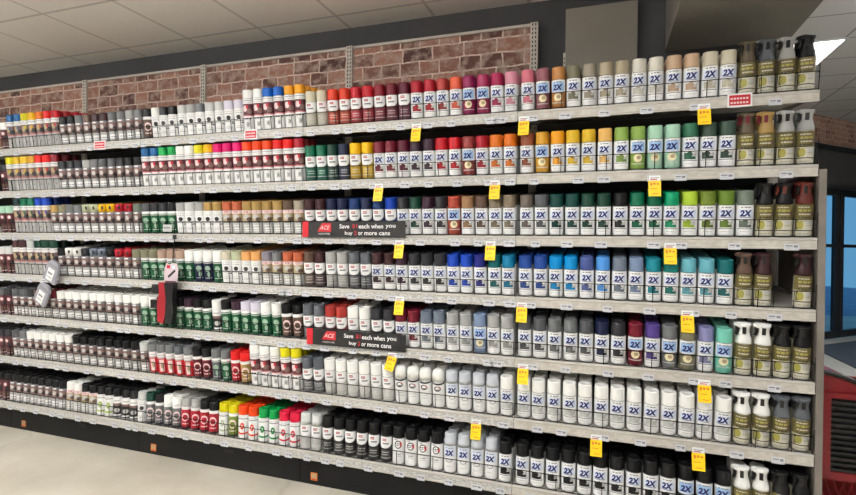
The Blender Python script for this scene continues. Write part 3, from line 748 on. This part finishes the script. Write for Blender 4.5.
# ------------------------------------------------------------------ the two sale signs
def sale_sign(xl, xr, z0, z1, lab):
    t = thing('sale_sign', lab, 'sign', ((xl + xr) / 2, -.012, z0), 'black sale signs')
    w = (xr - xl) / 2; h = z1 - z0
    mb = MB(); mb.box(-w, w, -.004, 0, 0, h, 'signblack'); mb.obj('sign_board', t)
    mb = MB(); mb.box(-w, -w + .038, -.0052, -.0042, 0, h, 'red'); mb.obj('red_end_strip', t)
    mb = MB(); T = Matrix.Translation((-w + .135, 0, h * .56))
    mb.prism([(-.038, -.018), (.048, -.018), (.048, .030), (-.008, .030), (-.022, .012)], -.0052, -.0042, 'red', T)
    flat_text(mb, 'ACE', .022, -w + .143, -.0056, h * .62, 'white', shear=.3)
    flat_text(mb, 'HARDWARE', .008, -w + .140, -.0056, h * .22, 'white', w=.075)
    mb.obj('shop_logo', t)
    mb = MB(); zt, zb = h * .70, h * .28; th = .024
    # first line: Save $1 each when you
    x0 = -w + .235; x1 = w - .05; L = x1 - x0
    flat_text(mb, 'Save', th, x0 + L * .09, -.0052, zt, 'white', w=L * .18, offset=.02)
    flat_text(mb, '$1', th, x0 + L * .275, -.0052, zt, 'red', w=L * .09, offset=.02)
    flat_text(mb, 'each', th, x0 + L * .44, -.0052, zt, 'white', w=L * .19, offset=.02)
    flat_text(mb, 'when', th, x0 + L * .67, -.0052, zt, 'white', w=L * .21, offset=.02)
    flat_text(mb, 'you', th * .9, x0 + L * .90, -.0052, zt - .003, 'white', w=L * .17, offset=.02)
    flat_text(mb, 'buy', th, x0 + L * .17, -.0052, zb - .003, 'white', w=L * .14, offset=.02)
    flat_text(mb, '2', th * .9, x0 + L * .29, -.0052, zb, 'red', w=L * .045, offset=.02)
    flat_text(mb, 'or', th * .7, x0 + L * .38, -.0052, zb - .003, 'white', w=L * .08, offset=.02)
    flat_text(mb, 'more', th * .7, x0 + L * .56, -.0052, zb - .003, 'white', w=L * .22, offset=.02)
    flat_text(mb, 'cans', th * .7, x0 + L * .80, -.0052, zb - .003, 'white', w=L * .19, offset=.02)
    mb.obj('sign_lettering', t)
sale_sign(-2.425, -1.800, 1.404, 1.491, 'long black sale sign on the third shelf in front of the dark blue caps')
sale_sign(-2.388, -1.788, .802, .892, 'long black sale sign on the fifth shelf in front of grey, red and white caps')

# ------------------------------------------------------------------ clip strip and packs hanging at the far bays
mb = MB(); mb.tube([(-3.345, -.020, 1.40), (-3.347, -.030, 1.30), (-3.348, -.032, 1.13)], .003, 'wire'); mb.box(-3.357, -3.333, -.026, -.0185, 1.385, 1.412, 'blackplastic')
tag(mb.obj('clip_strip'), 'thin black strip hanging from the third shelf holding a white card and a red tool', 'hanging strip')
t = thing('carded_pack', 'white and pink blister card hanging in front of the green cans', 'packet', (-3.346, -.044, 1.115))
mb = MB(); mb.prism([(-.052, 0), (.052, 0), (.058, .085), (.048, .118), (.012, .122), (-.010, .112), (-.036, .122), (-.050, .085)], -.004, 0, 'cardpink'); mb.obj('card', t)
mb = MB(); T = Matrix.Translation((.008, 0, .055)) @ Matrix.Rotation(-.65, 4, 'Y'); mb.box(-.034, .034, -.0056, -.0042, -.007, .007, 'dark', T)
mb.box(-.045, .045, -.0056, -.0042, .001, .010, 'maroon'); mb.box(-.03, -.005, -.0056, -.0042, .088, .108, 'red'); mb.box(.012, .036, -.0056, -.0042, .085, .105, 'steelb' if 'steelb' in M else 'paleblue'); mb.obj('card_print', t)
t = thing('hanging_grip_tool', 'red and black spray can grip tool hanging under the white card', 'tool', (-3.355, -.058, .86))
mb = MB(); mb.prism([(-.062, .015), (-.02, .0), (.0, .06), (.004, .15), (-.01, .255), (-.058, .255), (-.052, .19), (-.066, .12)], -.020, .012, 'toolred'); mb.obj('grip_body', t)
mb = MB(); mb.prism([(.001, .01), (.05, .0), (.064, .08), (.058, .17), (.066, .255), (-.008, .255), (.006, .15), (.002, .06)], -.024, .010, 'blackplastic'); mb.obj('grip_handle', t)
for zz, xx in ((.215, -.112), (.12, -.122)):
    mb = MB(); mb.box(xx, -.058, -.018, .004, zz - .026, zz + .026, 'blackplastic'); mb.obj('finger_lever', t)
M['clearpl'] = mat('clear plastic', (205, 205, 215), .15); M['clearpl'].node_tree.nodes['Principled BSDF'].inputs['Transmission Weight'].default_value = .45
for (x, z, lab, rot) in ((-4.405, 1.095, 'clear plastic pack with white insert hanging at the far left, upper of two', .42), (-4.50, .940, 'clear plastic pack with white insert hanging at the far left, lower of two', .5)):
    t = thing('hanging_pack', lab, 'packet', (x, -.045, z), 'clear packs hanging at the far left'); t.scale = (1.05, 1, 1.0); t.rotation_euler = (0, rot, 0)
    mb = MB(); mb.prism([(-.055, -.01), (.055, -.01), (.055, .11), (.030, .14), (-.03, .14), (-.055, .11)], -.016, 0, 'clearpl'); mb.obj('blister', t)
    mb = MB(); mb.box(-.030, .030, -.0185, -.0165, .0, .085, 'white'); mb.box(-.022, .018, -.0195, -.0186, .045, .058, 'grey'); mb.box(-.022, .022, -.0195, -.0186, .02, .028, 'lgrey'); mb.box(-.045, .045, -.0185, -.0165, .10, .112, 'grey'); mb.obj('insert', t)
t = tag(MB().box(-.035, .035, -.001, 0, 0, .045, 'lgrey').box(-.028, .02, -.0016, -.001, .02, .03, 'grey').obj('paper_note', None, (-3.417, -.008, 1.431)), 'small pale card leaning on the green cans of the third shelf', 'card')
# a pole of sign wire from the red item: dark gap left by the item is simply shade

# ------------------------------------------------------------------ the room
M['wallpaint'] = noise_mat('dark grey wall paint', (70, 70, 72), (76, 76, 78), 3, .75)
M['soffit'] = noise_mat('soffit paint', (130, 126, 119), (138, 134, 127), 2, .8)
M['cover'] = noise_mat('greige cover panel', (136, 130, 121), (142, 136, 127), 3, .6)
def floor_mat():
    m = bpy.data.materials.new('worn cream concrete'); m.use_nodes = True
    nt = m.node_tree; b = nt.nodes['Principled BSDF']; N = nt.nodes.new; L = nt.links.new
    tc = N('ShaderNodeTexCoord'); n1 = N('ShaderNodeTexNoise'); n1.inputs['Scale'].default_value = 1.6; n1.inputs['Detail'].default_value = 6
    L(tc.outputs['Object'], n1.inputs['Vector'])
    cr = N('ShaderNodeValToRGB'); e = cr.color_ramp.elements; e[0].position = .32; e[0].color = lin((176, 169, 152)); e[1].position = .62; e[1].color = lin((204, 198, 183))
    L(n1.outputs['Fac'], cr.inputs['Fac'])
    n2 = N('ShaderNodeTexNoise'); n2.inputs['Scale'].default_value = 22; n2.inputs['Detail'].default_value = 5; L(tc.outputs['Object'], n2.inputs['Vector'])
    mr = N('ShaderNodeMapRange'); mr.inputs['To Min'].default_value = .93; mr.inputs['To Max'].default_value = 1.05; L(n2.outputs['Fac'], mr.inputs['Value'])
    vs = N('ShaderNodeVectorMath'); vs.operation = 'SCALE'; L(cr.outputs[0], vs.inputs[0]); L(mr.outputs[0], vs.inputs['Scale'])
    vo = N('ShaderNodeTexVoronoi'); vo.feature = 'DISTANCE_TO_EDGE'; vo.inputs['Scale'].default_value = .55
    n3 = N('ShaderNodeTexNoise'); n3.inputs['Scale'].default_value = 3; L(tc.outputs['Object'], n3.inputs['Vector'])
    va = N('ShaderNodeVectorMath'); va.operation = 'MULTIPLY_ADD'; va.inputs[1].default_value = (.5, .5, 0); L(n3.outputs['Color'], va.inputs[0]); L(tc.outputs['Object'], va.inputs[2]); L(va.outputs[0], vo.inputs['Vector'])
    c2 = N('ShaderNodeValToRGB'); c2.color_ramp.elements[0].position = 0; c2.color_ramp.elements[0].color = (.82, .81, .79, 1); c2.color_ramp.elements[1].position = .006; c2.color_ramp.elements[1].color = (1, 1, 1, 1)
    L(vo.outputs['Distance'], c2.inputs['Fac'])
    mm = N('ShaderNodeVectorMath'); mm.operation = 'MULTIPLY'; L(vs.outputs[0], mm.inputs[0]); L(c2.outputs[0], mm.inputs[1])
    L(mm.outputs[0], b.inputs['Base Color']); b.inputs['Roughness'].default_value = .42
    return m
M['floor'] = floor_mat()
def ceil_mat(name, x0, y0, s=.6096, base=(226, 222, 216), bar=(192, 187, 181)):
    m = bpy.data.materials.new(name); m.use_nodes = True
    nt = m.node_tree; b = nt.nodes['Principled BSDF']; N = nt.nodes.new; L = nt.links.new
    tc = N('ShaderNodeTexCoord'); sp = N('ShaderNodeSeparateXYZ'); L(tc.outputs['Object'], sp.inputs[0])
    def edge(ax, o):
        a = N('ShaderNodeMath'); a.operation = 'SUBTRACT'; L(sp.outputs[ax], a.inputs[0]); a.inputs[1].default_value = o
        p = N('ShaderNodeMath'); p.operation = 'PINGPONG'; L(a.outputs[0], p.inputs[0]); p.inputs[1].default_value = s / 2
        c = N('ShaderNodeMath'); c.operation = 'LESS_THAN'; L(p.outputs[0], c.inputs[0]); c.inputs[1].default_value = .010
        return c
    mx = N('ShaderNodeMath'); mx.operation = 'MAXIMUM'; L(edge('X', x0).outputs[0], mx.inputs[0]); L(edge('Y', y0).outputs[0], mx.inputs[1])
    nz = N('ShaderNodeTexNoise'); nz.inputs['Scale'].default_value = 60; nz.inputs['Detail'].default_value = 3; L(tc.outputs['Object'], nz.inputs['Vector'])
    mr = N('ShaderNodeMapRange'); mr.inputs['To Min'].default_value = .95; mr.inputs['To Max'].default_value = 1.04; L(nz.outputs['Fac'], mr.inputs['Value'])
    mc = N('ShaderNodeMix'); mc.data_type = 'RGBA'; L(mx.outputs[0], mc.inputs[0]); mc.inputs[6].default_value = lin(base); mc.inputs[7].default_value = lin(bar)
    vs = N('ShaderNodeVectorMath'); vs.operation = 'SCALE'; L(mc.outputs[2], vs.inputs[0]); L(mr.outputs[0], vs.inputs['Scale'])
    L(vs.outputs[0], b.inputs['Base Color']); b.inputs['Roughness'].default_value = .85
    return m
M['ceil'] = ceil_mat('ceiling tile grid', -3.092, -.18)
M['ceil2'] = ceil_mat('entrance ceiling tile grid', 1.32, 3.42, base=(214, 211, 207), bar=(150, 148, 145))
XL, XR, YF = -9.0, 9.0, -6.0
ZH = 3.40
def sbox(name, *a):
    o = MB().box(*a).obj(name); return struct(o)
sbox('floor', XL, XR + 2, YF, 10.6, -.10, 0, 'floor')
sbox('wall_back', XL, .09, DW, DW + .10, 0, ZC + .05, 'wallpaint')
sbox('ceiling_main', XL, .09, YF, DW, ZC, ZC + .05, 'ceil')
mb = MB(); mb.box(.09, XR + 2, YF, 10.6, ZH, ZH + .05, 'ceil2'); mb.box(.07, .09, YF, DW + .1, ZC + .05, ZH, 'ceil2')
struct(mb.obj('ceiling_entrance'))
sbox('wall_left', XL - .1, XL, YF, DW, 0, ZC, 'wallpaint')
M['otherwall'] = noise_mat('store wall', (206, 202, 196), (214, 210, 204), 2, .8)
sbox('wall_front', XL, XR + 2, YF - .1, YF, 0, ZH, 'otherwall')
# soffit hung in front of the wall, over the entrance side
mb = MB(); mb.box(-.504, .09, -2.2, DW - .001, 2.468, ZC - .001, 'soffit'); struct(mb.obj('trim_1'))
# greige cover panel on the wall with a stub of slotted upright at its foot
t = thing('cover_panel', 'greige rectangular cover panel on the dark wall above the beige cans', 'panel', (-.848, DW, 2.10))
mb = MB(); mb.box(-.194, .196, -.060, 0, 0, .655, 'cover'); mb.obj('cover_body', t)
mb = MB(); mb.box(-.205, -.193, -.064, -.02, 0, .40, 'post')
for i in range(6): mb.box(-.2015, -.1965, -.0646, -.063, .24 + i * .024, .252 + i * .024, 'slot')
mb.obj('slotted_strip', t)
# wall-mount so the panel reads fixed
# storefront: oblique wall at the entrance
P0 = Vector((2.444, 6.958, 0)); A45 = PI / 4
TS = Matrix.Translation(P0) @ Matrix.Rotation(A45, 4, 'Z')
M['brick2'] = brick_mat('red brick over the doors', (128, 80, 64), (184, 142, 120), (205, 188, 172), .21, .075)
M['header'] = noise_mat('dark header cladding', (60, 58, 58), (70, 68, 67), 4, .6)
M['glass'] = mat('door glass', (200, 225, 240), .02); g = M['glass'].node_tree.nodes['Principled BSDF']; g.inputs['Transmission Weight'].default_value = 1.0; g.inputs['IOR'].default_value = 1.02
def sobj(name, mb, parent=None):
    o = mb.obj(name, parent)
    if not parent: o.matrix_world = TS
    return o
mb = MB(); mb.box(-6, 6, .0, .2, 2.93, ZH, 'brick2'); struct(sobj('wall_storefront', mb))
mb = MB(); mb.box(-6, 6, -.12, .12, 2.33, 2.93, 'header'); mb.box(-6, 6, -.15, -.12, 2.86, 2.93, 'frame'); mb.box(-6, 6, -.14, -.12, 2.30, 2.36, 'frame'); struct(sobj('trim_2', mb))
mb = MB(); mb.box(-6, -1.25, 0, .12, 0, 2.33, 'header'); struct(sobj('wall_right', mb))
def door(name, x0, x1, fr):
    mb = MB(); z1 = 2.32; z0 = .02
    mb.box(x0, x0 + fr, 0, .06, z0, z1, 'frame'); mb.box(x1 - fr, x1, 0, .06, z0, z1, 'frame')
    mb.box(x0 + fr, x1 - fr, 0, .06, z1 - .10, z1, 'frame'); mb.box(x0 + fr, x1 - fr, 0, .06, z0, z0 + .11, 'frame')
    o = struct(sobj(name, mb))
    g = MB(); g.box(x0 + fr, x1 - fr, .026, .034, z0 + .11, z1 - .10, 'glass'); g.obj('door_glass', o)
    h = MB(); h.box(x0 + .02, x1 - .02, -.05, -.02, 1.42, 1.47, 'frame'); h.obj('push_bar', o)
    return o
door('door_1', -1.22, .22, .10)
door('door_2', .24, 1.60, .22 / 2)
door('door_3', 1.62, 3.0, .10)
mb = MB(); mb.box(3.0, 6.0, 0, .12, 0, 2.33, 'header'); struct(sobj('wall_right_2', mb))
sbox('wall_side', 6.3, 6.4, YF, 10.6, 0, ZH, 'otherwall')
M['mat'] = noise_mat('slate entrance mat', (54, 64, 74), (66, 76, 86), 30, .9)
mb = MB(); q = [(1.95, 4.0), (5.2, 4.0), (5.2, 9.4), (1.95, 6.15)]
mb.v = [(a, b, .001) for a, b in q] + [(a, b, .012) for a, b in q]
mb.face((3, 2, 1, 0), 'mat'); mb.face((4, 5, 6, 7), 'mat')
for i in range(4): mb.face((i, (i + 1) % 4, 4 + (i + 1) % 4, 4 + i), 'mat')
o = mb.obj('entrance_mat'); tag(o, 'dark slate mat on the floor inside the glass doors', 'mat')
# outside
M['pave'] = noise_mat('pavement', (120, 140, 165), (140, 158, 182), 2, .8)
M['outw'] = noise_mat('pale building outside', (120, 160, 196), (150, 190, 220), 3, .7); M['outb'] = noise_mat('blue building base', (40, 74, 120), (52, 88, 136), 3, .6)
mb = MB(); mb.box(-12, 14, .25, 16, -.12, -.02, 'pave'); struct(sobj('ground_outside', mb))
t = thing('building', 'pale blue building across the street beyond the glass doors', 'building'); t.matrix_world = TS
mb = MB(); mb.box(-8, 10, 9, 12, 1.5, 4.2, 'outw'); mb.obj('upper_wall', t)
mb = MB(); mb.box(-8, 10, 8.9, 12, -.02, 1.5, 'outb')
mb.obj('lower_wall', t)
for i in range(8):
    mb = MB(); mb.box(-7 + i * 2.1, -6.2 + i * 2.1, 8.88, 8.99, 1.9, 2.9, 'frame'); mb.obj('window', t)
t = thing('railing', 'pale slatted railing outside the second glass door', 'railing'); t.matrix_world = TS
for i in range(9):
    mb = MB(); mb.box(.6 + i * .14, .66 + i * .14, 2.0, 2.06, -.02, 1.5, 'tan'); mb.obj('post', t)
mb = MB(); mb.box(.5, 1.9, 1.98, 2.08, 1.5, 1.56, 'tan'); mb.obj('top_rail', t)
mb = MB(); mb.box(.5, 1.9, 2.06, 2.09, .9, .96, 'tan'); mb.obj('mid_rail', t)

# red cart at the right end
t = thing('shopping_cart', 'red plastic cart with black slatted side, standing past the shelf end', 'cart', (.395, .17, 0), None, .0)
M['redp'] = noise_mat('red plastic', (124, 12, 22), (138, 16, 26), 8, .35)
mb = MB(); mb.box(-.33, .34, .0, .030, .722, .745, 'redp'); mb.box(-.33, -.255, .0, .030, .40, .722, 'redp'); mb.box(.28, .34, 0, .03, .40, .722, 'redp'); mb.box(-.33, .34, 0, .03, .365, .40, 'redp'); mb.obj('side_frame', t)
mb = MB(); mb.box(-.255, .28, .024, .030, .40, .722, 'blackplastic')
for i in range(13): mb.box(-.255, .28, .002, .024, .404 + i * .0245, .415 + i * .0245, 'blackplastic')
mb.obj('slatted_panel', t)
arc = [(-.33 + .27 * i / 12, .745 + .086 * math.cos(PI / 2 * i / 12)) for i in range(13)]
mb = MB(); mb.prism([(-.33, .745)] + arc, .02, .40, 'redp'); mb.obj('hood', t)
mb = MB(); mb.tube([(a, .016, b + .004) for a, b in arc], .011, 'blackplastic'); mb.obj('hood_rim', t)
mb = MB()
for i in range(22):
    x = -.30 + i * .03; mb.tube([(x, .012, .05), (min(.34, x + .10), .012, .36)], .004, 'redp', 5); mb.tube([(x, .018, .36), (min(.34, x + .10), .018, .05)], .004, 'redp', 5)
mb.box(-.30, .34, .02, .4, .04, .06, 'redp'); mb.box(-.30, .34, .38, .4, .05, .745, 'redp'); mb.obj('lattice_basket', t)
for sx in (-.26, .28):
    for sy in (.06, .34):
        mb = MB(); T = Matrix.Translation((sx, sy, .022)) @ Matrix.Rotation(PI / 2, 4, 'X')
        k = MB(); k.lathe([(.010, -.012), (.0215, -.010), (.0215, .010), (.010, .012)], 14, 'blackplastic'); k.v = [tuple(T @ Vector(v)) for v in k.v]; k.obj('wheel', t)

# ------------------------------------------------------------------ ceiling lights
def fixture(x, y, z, w, d, power, lab, rz=0):
    t = thing('ceiling_light', lab, 'ceiling light', (x, y, z), 'recessed ceiling lights')
    mb = MB(); mb.box(-w / 2 - .02, w / 2 + .02, -d / 2 - .02, d / 2 + .02, -.014, -.001, 'lgrey'); mb.obj('light_frame', t)
    m = 'lamp' ; g = MB(); g.box(-w / 2, w / 2, -d / 2, d / 2, -.018, -.0145, 'lamp'); g.obj('diffuser', t)
    ld = bpy.data.lights.new('lamp', 'AREA'); ld.shape = 'RECTANGLE'; ld.size = w; ld.size_y = d; ld.energy = power; ld.color = (.96, .975, 1.0)
    lo = bpy.data.objects.new('lamp_light', ld); COL.objects.link(lo); lo.location = (x, y, z - .03)
M['lamp'] = mat('lamp diffuser', (240, 240, 236), .5, emis=(255, 250, 242), es=3.0)
i = 0
for x in (-6.3, -4.5, -2.7, -.9):
    fixture(x, -1.72, ZC, .6, 1.2, 21, f'recessed ceiling light above the aisle, {ORD[i]} from the far end'); i += 1
for x in (-5.4, -1.8):
    fixture(x, -4.4, ZC, 1.2, .6, 18, 'recessed ceiling light behind the viewer, ' + ('far' if x < -3 else 'near') + ' one')
def add_uplight(x0, x1, y, z, power, lab):  # added out of frame to lift the ceiling and brick tone
    """added unseen light bar on wires, shines up to brighten the ceiling"""
    t = thing('added_hanging_uplight', lab, 'ceiling light', ((x0 + x1) / 2, y, z), 'added suspended uplights')
    L = (x1 - x0) / 2
    mb = MB(); mb.box(-L, L, -.05, .05, -.03, .02, 'white'); mb.obj('light_body', t)
    for sx in (-L * .7, L * .7):
        mb = MB(); mb.tube([(sx, 0, .02), (sx, 0, ZC - z)], .002, 'wire', 5); mb.obj('suspension_wire', t)
    g = MB(); g.box(-L + .01, L - .01, -.045, .045, .0205, .022, 'lamp'); g.obj('diffuser', t)
    ld = bpy.data.lights.new('uplight', 'AREA'); ld.shape = 'RECTANGLE'; ld.size = 2 * L; ld.size_y = .09; ld.energy = power; ld.color = (.96, .975, 1.0)
    lo = bpy.data.objects.new('uplight', ld); COL.objects.link(lo); lo.location = ((x0 + x1) / 2, y, z + .03); lo.rotation_euler = (PI, 0, 0)
add_uplight(-7.0, -4.6, -2.9, 2.45, 210, 'added unseen uplight over the next aisle, far one')
add_uplight(-4.2, -1.8, -2.9, 2.45, 210, 'added unseen uplight over the next aisle, near one')
fixture(1.6, -2.6, ZH, .6, 1.2, 60, 'recessed ceiling light over the cart side')
fixture(1.015, 4.02, ZH, .61, 1.2, 50, 'bright white ceiling light seen past the end trigger can')
ZC_, ZC = ZC, ZH
add_uplight(2.2, 4.4, 1.2, 2.9, 260, 'added unseen uplight over the entrance')  # added to brighten the entrance ceiling
ZC = ZC_

# ------------------------------------------------------------------ world and camera
w = bpy.data.worlds.new('World'); scn.world = w; w.use_nodes = True
nt = w.node_tree; bg = nt.nodes['Background']
sky = nt.nodes.new('ShaderNodeTexSky'); sky.sky_type = 'HOSEK_WILKIE'; sky.turbidity = 3; sky.sun_direction = (-.3, .5, .6)
mxs = nt.nodes.new('ShaderNodeMix'); mxs.data_type = 'RGBA'; mxs.inputs[0].default_value = .75
nt.links.new(sky.outputs[0], mxs.inputs[6]); mxs.inputs[7].default_value = lin((120, 185, 225))
nt.links.new(mxs.outputs[2], bg.inputs['Color']); bg.inputs['Strength'].default_value = 1.1

cd = bpy.data.cameras.new('camera'); cd.sensor_width = 36; cd.lens = F / 856 * 36; cd.clip_start = .05
co = bpy.data.objects.new('camera', cd); COL.objects.link(co)
Rm = Matrix((r2, u2, -n_)).transposed().to_4x4(); Rm.translation = P_CAM
co.matrix_world = Rm; scn.camera = co
vs = scn.view_settings; vs.view_transform = 'Standard'; vs.look = 'None'; vs.gamma = 1; vs.use_curve_mapping = False; vs.exposure = -0.1
